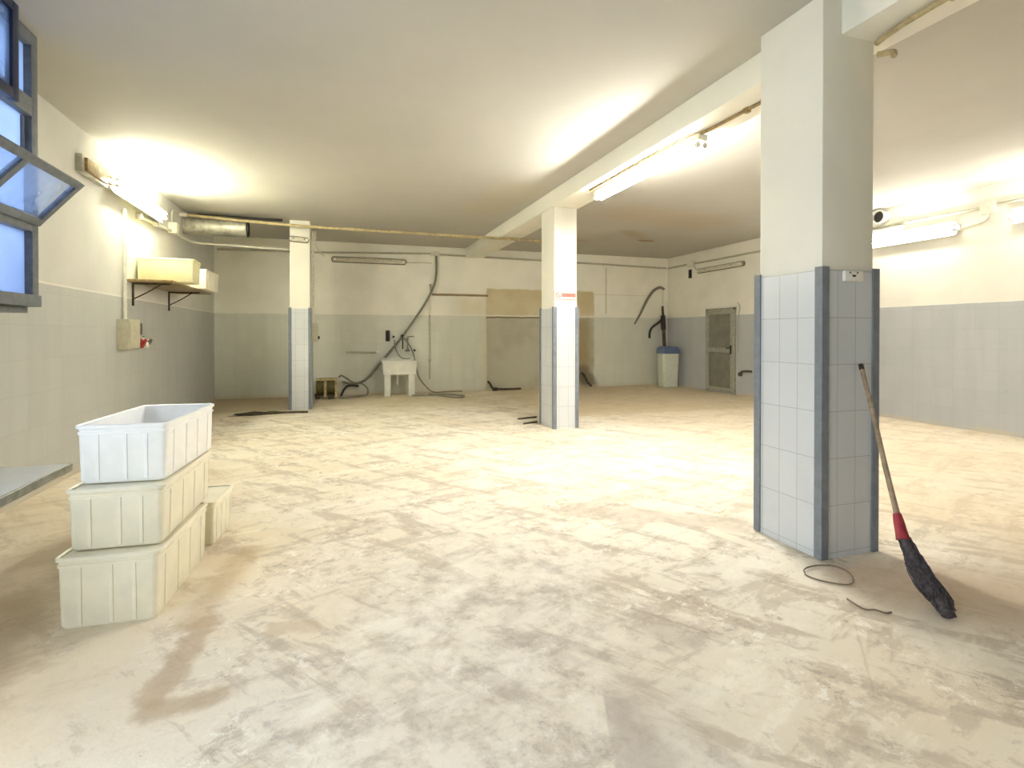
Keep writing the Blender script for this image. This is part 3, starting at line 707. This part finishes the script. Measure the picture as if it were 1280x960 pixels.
# machine left of the sink with its hose coil
pm = thing('pump_machine', (-.19, 11.55, 0), 'low stained cream machine on the floor beside the far left pillar', 'machine')
obj('motor_body', MB().lathe((-.40, 11.62, .23), [(.02, 0), (.13, .01), (.15, .04), (.15, .32), (.13, .37), (.02, .38)], 20, 'x', True, True), 'pumpdark', pm)
for x in (-.24, -.03): obj('casing_plate', MB().loops([[Vector((x + .05 * k, 11.62 + a, b)) for a, b in ((-.19, .03), (-.17, .33), (-.10, .39), (.12, .39), (.17, .33), (.19, .03))] for k in (0, 1)], cap0=True, cap1=True), 'pump', pm, smooth=False)
obj('top_cover', MB().box((-.40, 11.50, .36), (.02, 11.74, .405), .015), 'pump', pm)
for x in (-.36, -.10):
    for y in (11.46, 11.76): obj('foot', MB().box((x - .05, y - .04, 0), (x + .05, y + .04, .06), .01), 'rust', pm)
obj('base_bar', MB().box((-.42, 11.47, .05), (.03, 11.52, .085), .004).box((-.42, 11.72, .05), (.03, 11.77, .085), .004), 'rust', pm)
pipe('coil_hose', [(.045, 11.62, .41), (.09, 11.62, .45), (.18, 11.66, .40), (.32, 11.7, .30), (.50, 11.74, .26), (.62, 11.72, .15), (.60, 11.66, .03), (.4, 11.56, .02), (.20, 11.42, .02), (.05, 11.36, .02)], .018, 'darkhose', 'grey hose arching from the low machine to the floor', 'hose', 7, 'grey hoses')
pipe('coil_hose', [(.09, 11.60, .03), (.14, 11.64, .14), (.22, 11.74, .22), (.34, 11.82, .22), (.44, 11.88, .20)], .022, 'black', 'short black hose standing up beside the low machine', 'hose', 6, 'grey hoses')

# far left pillar fittings
cb = thing('switch_box', (-.375, 10.28, 1.33), 'beige switch box with black button on the side of the far left pillar', 'switch')
obj('box', MB().box((-.409, 10.22, 1.16), (-.315, 10.36, 1.50), .015), 'beige', cb)
obj('button', MB().tube([(-.32, 10.3, 1.24), (-.285, 10.3, 1.24)], .028, 10), 'black', cb)
pipe('conduit', [(-.392, 10.28, 1.50), (-.392, 10.28, 3.02)], .020, 'pvc', 'white conduit climbing the side of the far left pillar', 'conduit', 0, GC)
jbox((-.375, 10.28, 3.07), (.065, .13, .14), 'small white box near the top of the far left pillar', lid=(1, 0, 0))
pipe('cable', [(-.37, 10.3, 3.0), (-.34, 10.33, 2.88), (-.26, 10.36, 2.76), (-.2, 10.38, 2.72)], .011, 'pvc', 'loose cable end hanging from the top of the far left pillar', 'cable', 4)

# ------------------------------------------------------------------ left wall: shelf, crates on it, electrics
sh = thing('wall_shelf', (XL, 8.35, 1.93), 'brown wall shelf on metal brackets under the lit left lamp', 'shelf')
obj('board', MB().box((XL + .002, 7.30, 1.915), (XL + .46, 9.42, 1.940), .003), 'brownplate', sh)
for y in (7.50, 8.95):
    b = MB(); b.box((XL, y - .012, 1.64), (XL + .018, y + .012, 1.915)); b.box((XL, y - .012, 1.895), (XL + .40, y + .012, 1.915)); b.tube([(XL + .012, y, 1.72), (XL + .15, y, 1.80), (XL + .30, y, 1.90)], .008, 6, smooth=3)
    obj('bracket', b, 'rust', sh)
crate(.62, .42, .285, (-1.985, 7.76, 1.942), math.radians(1), 'crate_yellow', 'yellowish crate at the near end of the wall shelf, overhanging it', 'crate', 'crates on the wall shelf', ribs=False)
crate(.42, .80, .27, (-1.93, 8.92, 1.942), math.radians(-1), 'crate_cream', 'cream crate at the far end of the wall shelf', 'crate', 'crates on the wall shelf')
ep = thing('electrical_panel', (XL, 7.17, 1.30), 'beige electrical box on the left wall below the shelf', 'electrical box')
obj('enclosure', MB().box((XL, 7.0, 1.13), (XL + .12, 7.36, 1.47), .008), 'beige', ep)
obj('cover', MB().box((XL + .118, 7.02, 1.15), (XL + .128, 7.34, 1.45), .003), 'beige', ep)
pipe('conduit', [(XL + .03, 7.17, 1.47), (XL + .03, 7.17, 2.72)], .020, 'pvc', 'white conduit rising from the beige electrical box on the left wall', 'conduit', 0, GC)
sp_ = thing('switch_plate', (XL, 7.66, 1.37), 'dark grey square switch plate on the left wall right of the beige box', 'switch')
obj('plate', MB().box((XL, 7.52, 1.295), (XL + .02, 7.79, 1.435), .005), 'plate', sp_)
obj('rocker', MB().box((XL + .018, 7.56, 1.325), (XL + .032, 7.75, 1.40), .004), 'plate', sp_)
rs = thing('red_socket', (XL, 7.6, 1.2), 'red and white industrial sockets on the left wall under the switch plate', 'socket')
obj('mount', MB().box((XL, 7.46, 1.145), (XL + .03, 7.82, 1.275), .006), 'rust', rs)
for y, mt, tilt in ((7.53, 'red', -.03), (7.72, 'white', .03)):
    obj('socket_body', MB().tube([(XL + .02, y, 1.21), (XL + .11, y + tilt * .3, 1.20 - .02)], [.058, .052], 16), mt, rs)
    obj('socket_lid', MB().tube([(XL + .105, y, 1.21), (XL + .125, y, 1.20)], [.042, .040], 14), 'red' if mt == 'red' else 'signgrey', rs)
obj('toggle', MB().tube([(XL + .05, 7.60, 1.27), (XL + .11, 7.66, 1.16)], .018, 8), 'white', rs)

# ------------------------------------------------------------------ back right corner
bn = thing('waste_bin', (7.78, 11.42, 0), 'pale waste bin with blue lid in the back right corner', 'bin')
cx, cy = 7.785, 11.44
mt_ = Matrix.Translation((cx, cy, 0)) @ Matrix.Rotation(math.radians(-8), 4, 'Z')
obj('body', MB().loops([rr(.165, .15, .04, 0.0), rr(.19, .17, .05, .02), rr(.215, .19, .05, .84), rr(.205, .18, .05, .84), rr(.17, .15, .04, .04)], cap0=True, cap1=True).xf(mt_), 'binwhite', bn)
obj('lid', MB().loops([rr(.222, .198, .05, .825), rr(.228, .204, .05, .85), rr(.222, .20, .05, .93), rr(.19, .17, .05, .99), rr(.10, .09, .03, 1.0)], cap0=True, cap1=True).xf(mt_), 'binblue', bn)
obj('lid_flap', MB().box((-.15, -.207, .86), (.15, -.196, .93), .006).xf(mt_), 'binblue', bn)
hp = thing('standpipe', (7.97, 11.88, 1.0), 'dark standpipe with thick grip rising behind the waste bin', 'pipe')
obj('pipe', MB().tube([(7.985, 11.86, 0), (7.975, 11.88, 1.0), (7.96, 11.90, 1.55), (7.945, 11.92, 2.02)], [.045, .045, .04, .028], 12), 'rust', hp)
obj('grip', MB().tube([(7.962, 11.895, 1.42), (7.948, 11.905, 1.78)], .060, 12), 'black', hp)
obj('crank', MB().tube([(7.94, 11.88, 1.72), (7.80, 11.87, 1.60), (7.62, 11.87, 1.48), (7.545, 11.87, 1.36), (7.535, 11.87, 1.20)], .030, 10, smooth=4), 'black', hp)
pipe('curved_hose', [(7.17, YB - .04, 1.56), (7.32, YB - .05, 1.80), (7.52, YB - .05, 2.16), (7.70, YB - .05, 2.40), (7.88, YB - .06, 2.50), (8.02, YB - .06, 2.46)], [.020, .026, .032, .034, .034, .030], 'darkhose', 'grey curved hose arching up the back wall above the waste bin', 'hose', 6, 'grey hoses', 10)
pipe('thin_pipe', [(7.995, YB - .05, 2.42), (7.995, YB - .04, 2.10), (7.985, YB - .04, 1.70)], .015, 'pvc', 'thin white pipe dropping from the curved hose in the corner', 'pipe')
d1 = bpy.data.objects.new('door_1', None); COL.objects.link(d1); d1.location = (XR, 9.97, 0); d1['kind'] = 'structure'
y0, y1, dz = 9.50, 10.45, 1.88
f = MB()
f.box((XR - .05, y0, 0), (XR - .002, y0 + .06, dz), .004); f.box((XR - .05, y1 - .06, 0), (XR - .002, y1, dz), .004); f.box((XR - .05, y0, dz - .06), (XR - .002, y1, dz), .004)
obj('door_frame', f, 'doorframe', d1)
f = MB(); f.box((XR - .035, y0 + .058, .04), (XR - .004, y1 - .058, dz - .058))
lf = obj('door_leaf', f, 'door', d1)
f = MB()
for lo, hi in ((.90, 1.00), (.04, .12), (dz - .13, dz - .06)): f.box((XR - .062, y0 + .06, lo), (XR - .034, y1 - .06, hi), .005)
for y in (y0 + .06, y1 - .12): f.box((XR - .060, y, .05), (XR - .034, y + .06, dz - .07), .005)
obj('stile_frame', f, 'doorframe', lf)
obj('handle', MB().box((XR - .075, y0 + .075, .87), (XR - .058, y0 + .115, 1.06), .003).tube([(XR - .065, y0 + .09, 1.0), (XR - .10, y0 + .09, 1.0), (XR - .10, y0 + .20, .995)], .011, 8), 'black', lf)
pipe('cable', [(XR - .02, 9.44, 1.98), (XR - .03, 9.36, 1.88), (XR - .025, 9.40, 1.70), (XR - .02, 9.44, 1.30), (XR - .03, 9.40, 1.15), (XR - .03, 9.42, .9)], .010, 'pvcgrey', 'loose thin cable hanging on the wall beside the grey door', 'cable', 5)
jbox((XR - .035, 11.02, 3.0), (.07, .24, .13), 'white junction box on the right wall near the back corner', lid=(-1, 0, 0))
tag(obj('blanking_plate', MB().box((XR - .03, 11.03, 2.66), (XR - .001, 11.12, 2.865), .005), 'black', origin=(XR, 11.08, 2.76)), 'small black upright plate under the junction box on the right wall', 'plate')
pipe('conduit', [(XR - .025, 11.96, 3.0), (XR - .025, 11.14, 3.0)], .024, 'pvcgrey', 'short conduit on the right wall between the back corner and the junction box', 'conduit', 0, GC)
pipe('conduit', [(XR - .025, 10.9, 2.99), (XR - .025, 8.0, 2.975), (XR - .025, 6.42, 2.99), (XR - .025, 5.7, 2.985), (XR - .025, 4.86, 2.975)], .020, 'pvcgrey', 'long conduit high on the right wall passing above the unlit lamp', 'conduit', 0, GC)
pipe('cable', [(XR - .03, 10.91, 2.95), (XR - .04, 10.84, 2.87), (XR - .04, 10.78, 2.80)], .010, 'pvcgrey', 'short cable from the junction box to the unlit right wall lamp', 'cable', 3)
st_ = thing('pipe_fitting', (XR, 9.2, .52), 'small rusty pipe fitting low on the right wall beside the grey door', 'pipe fitting')
obj('pipe', MB().tube([(XR - .03, 9.38, .45), (XR - .05, 9.25, .52), (XR - .03, 9.02, .53)], .022, 8, smooth=3), 'rust', st_)
obj('flange', MB().tube([(XR, 9.36, .45), (XR - .04, 9.36, .45)], .045, 10), 'rust', st_)

# right wall near lamp
vd = thing('vent_pipe', (XR, 6.22, 3.12), 'round open white vent pipe high on the right wall above the lit lamp', 'vent')
obj('pipe', MB().lathe((XR - .14, 6.22, 3.13), [(.098, 0), (.098, .139), (.086, .139), (.086, .0)], 26, 'x').xf(Matrix.Identity(4)), 'white', vd)
obj('rim', MB().lathe((XR - .14, 6.22, 3.13), [(.086, .0), (.110, -.002), (.110, .02), (.096, .02)], 26, 'x'), 'white', vd)
obj('vent_dark_disc', MB().lathe((XR - .14, 6.22, 3.13), [(.001, .03), (.088, .03)], 26, 'x'), 'black', vd)  # black disc standing for the shade inside the open pipe
bb = thing('ballast_box', (XR, 6.16, 2.89), 'white ballast box on the right wall just above the lit lamp', 'electrical box')
obj('box', MB().box((XR - .10, 5.88, 2.845), (XR - .002, 6.38, 2.945), .012), 'white', bb)
obj('cover', MB().box((XR - .108, 6.0, 2.86), (XR - .098, 6.32, 2.935), .004), 'pvc', bb)
jbox((XR - .035, 4.78, 2.955), (.07, .18, .15), 'white junction box on the right wall between its two lit lamps', lid=(-1, 0, 0))
pipe('conduit', [(XR - .03, 4.78, 2.885), (XR - .03, 4.80, 2.82), (XR - .03, 4.88, 2.78), (XR - .03, 5.10, 2.765)], .016, 'pvc', 'bent conduit from the junction box down to the lit right wall lamp', 'conduit', 4, GC)
pipe('conduit', [(XR - .025, 4.69, 2.985), (XR - .025, 2.4, 3.0)], .020, 'pvcgrey', 'conduit on the right wall running to the photo edge', 'conduit', 0, GC)

# ------------------------------------------------------------------ beam cables, signs
pipe('conduit', [(3.03, 2.36, BZ - .03), (3.01, 2.28, BZ - .028), (2.985, 2.1, BZ - .024), (2.965, 1.6, BZ - .024), (2.96, .35, BZ - .024)], .017, 'tanpipe', 'clipped conduit under the beam in front of the nearest pillar', 'conduit', 4, GC,
     clips=[(2.968, 1.9, BZ - .022), (2.962, 1.45, BZ - .022)])
pipe('conduit', [(3.085, 2.40, BZ - .07), (3.13, 2.34, BZ - .075), (3.17, 2.36, BZ - .08)], .018, 'tanpipe', 'short bent pipe end at the top of the nearest pillar', 'conduit', 4, GC)
pipe('cable', [(3.03, 2.91, BZ - .016), (3.02, 3.3, BZ - .014), (3.0, 3.88, BZ - .014), (2.94, 4.0, BZ - .02), (2.92, 4.6, BZ - .018), (2.915, 5.9, BZ - .016)], .013, 'brownplate', 'brown cable along the beam feeding its lit lamp', 'cable', 4, None, 8, clips=[(3.02, 3.4, BZ - .014)])
nt = thing('socket_plate', (2.866, 2.37, 1.64), 'small white socket plate at the top of the tiles on the nearest pillar', 'plate')
obj('plate', MB().box((2.795, 2.360, 1.608), (2.938, 2.3805, 1.668), .004), 'white', nt)
obj('slot', MB().prism([(2.855, 2.357, 1.634), (2.845, 2.357, 1.645), (2.878, 2.357, 1.645), (2.87, 2.357, 1.634)], (0, .004, 0)), 'black', nt, smooth=False)
for x in (2.832, 2.888): obj('screw', MB().tube([(x, 2.362, 1.658), (x, 2.3575, 1.658)], .006, 8), 'signgrey', nt)
sg = thing('warning_sign', (2.995, 6.80, 1.83), 'small red and white prohibition sign on the middle pillar', 'sign')
YS = 6.794
obj('board', MB().box((2.838, YS + .001, 1.785), (3.150, YS + .022, 1.885), .002), 'white', sg)
obj('red_band', MB().box((2.935, YS - .002, 1.810), (3.142, YS + .002, 1.865), .001), 'signred', sg)
obj('ring', MB().lathe((2.885, YS - .002, 1.836), [(.031, 0), (.042, 0), (.042, .004), (.031, .004)], 24, 'y'), 'signgrey', sg)
obj('slash', MB().box((-.036, -.002, -.006), (.036, .002, .006)).xf(Matrix.Translation((2.885, YS - .001, 1.836)) @ Matrix.Rotation(math.radians(45), 4, 'Y')), 'signred', sg)
obj('pictogram', MB().box((2.865, YS - .001, 1.833), (2.905, YS + .002, 1.840)), 'signgrey', sg)

# ------------------------------------------------------------------ scraps on the floor
rg = MB()
pts = []
n_ = 26
for k in range(n_):
    a = 2 * math.pi * k / n_; r_ = 1 + .25 * math.sin(3 * a + 1) + .12 * math.sin(7 * a)
    pts.append((-1.22 + .36 * r_ * math.cos(a), 9.56 + .11 * r_ * math.sin(a)))
rg.loops([[Vector((x, y, 0.001)) for x, y in pts], [Vector((-1.22 + (x + 1.22) * .9, 9.56 + (y - 9.56) * .85, .022)) for x, y in pts], [Vector((-1.2 + (x + 1.22) * .5, 9.56 + (y - 9.56) * .5, .036 + .01 * math.sin(i))) for i, (x, y) in enumerate(pts)]], cap0=True, cap1=True)
tag(obj('floor_rag', rg, 'rag', origin=(-1.22, 9.56, 0)), 'dark crumpled rag on the floor in front of the far left pillar', 'rag')
tag(obj('iron_bar', MB().tube([(-.98, 9.58, .018), (-.45, 9.50, .018)], .016, 8), 'rust', origin=(-.7, 9.55, 0)), 'thin dark iron bar on the floor in front of the far left pillar', 'bar')
for a, b, lab in (((2.56, 7.30, .014), (2.80, 7.40, .014), 'dark iron rod on the floor beside the middle pillar, the nearer'), ((2.62, 7.74, .014), (2.96, 7.84, .014), 'dark iron rod on the floor behind the middle pillar, the farther')):
    tag(obj('iron_rod', MB().tube([a, Vector(a).lerp(Vector(b), .5) + Vector((0, .01, 0)), b], .013, 8), 'rust', origin=a), lab, 'rod', 'iron rods by the middle pillar')
pf = thing('floor_pipe', (3.36, 11.9, 0), 'dark bent pipe end on the floor at the back wall beyond the middle pillar', 'pipe')
obj('pipe', MB().tube([(3.34, YB - .01, .20), (3.36, YB - .09, .16), (3.42, YB - .14, .06), (3.60, YB - .16, .035), (4.1, YB - .12, .03)], .026, 8, smooth=4), 'rust', pf)
obj('pipe_cap', MB().tube([(3.40, YB - .14, .04), (3.52, YB - .17, .04)], .04, 10), 'rust', pf)
tag(obj('pipe_elbow', MB().tube([(5.72, YB - .01, .36), (5.74, YB - .10, .30), (5.82, YB - .13, .14), (5.92, YB - .12, .04)], .030, 8, smooth=4), 'rust', origin=(5.8, YB, 0)), 'dark pipe elbow at the stained foot of the back wall right of the middle pillar', 'pipe')

# ------------------------------------------------------------------ daylight
wd = bpy.data.worlds.new('World'); S.world = wd; wd.use_nodes = True
nt_ = wd.node_tree; bg = nt_.nodes['Background']
bg.inputs[0].default_value = (.78, .89, 1.0, 1); bg.inputs[1].default_value = 2.05
def portal(name, loc, rot, sx, sy):
    l = bpy.data.lights.new(name, 'AREA'); l.shape = 'RECTANGLE'; l.size = sx; l.size_y = sy; l.cycles.is_portal = True
    o = bpy.data.objects.new(name, l); COL.objects.link(o); o.location = loc; o.rotation_euler = rot
portal('window_daylight', (XW - .1, (WY0 + WY1) / 2, (WZ0 + WZ1) / 2), (math.pi / 2, 0, -math.pi / 2), WY1 - WY0, WZ1 - WZ0)

portal('added_opening_daylight', (XL - .1, (GY0 + GY1) / 2, GZ / 2), (math.pi / 2, 0, -math.pi / 2), GY1 - GY0, GZ)  # sky light through the opening added in the left wall

# ------------------------------------------------------------------ camera and view
cam = bpy.data.cameras.new('camera'); co = bpy.data.objects.new('camera', cam); COL.objects.link(co)
co.location = (0, 0, 1.3); co.rotation_euler = (math.radians(90 - .405), 0, math.radians(-18.073))
cam.sensor_fit = 'HORIZONTAL'; cam.sensor_width = 36; cam.lens = 36 * 672.8 / 1280; cam.shift_y = -(480 - 422.6) / 1280
cam.clip_start = .05; S.camera = co
v = S.view_settings; v.view_transform = 'Standard'; v.look = 'None'; v.gamma = 1; v.use_curve_mapping = False
v.exposure = 1.42
S.cycles.max_bounces = 12; S.cycles.diffuse_bounces = 10; S.cycles.use_denoising = True
S.cycles.sample_clamp_indirect = 20
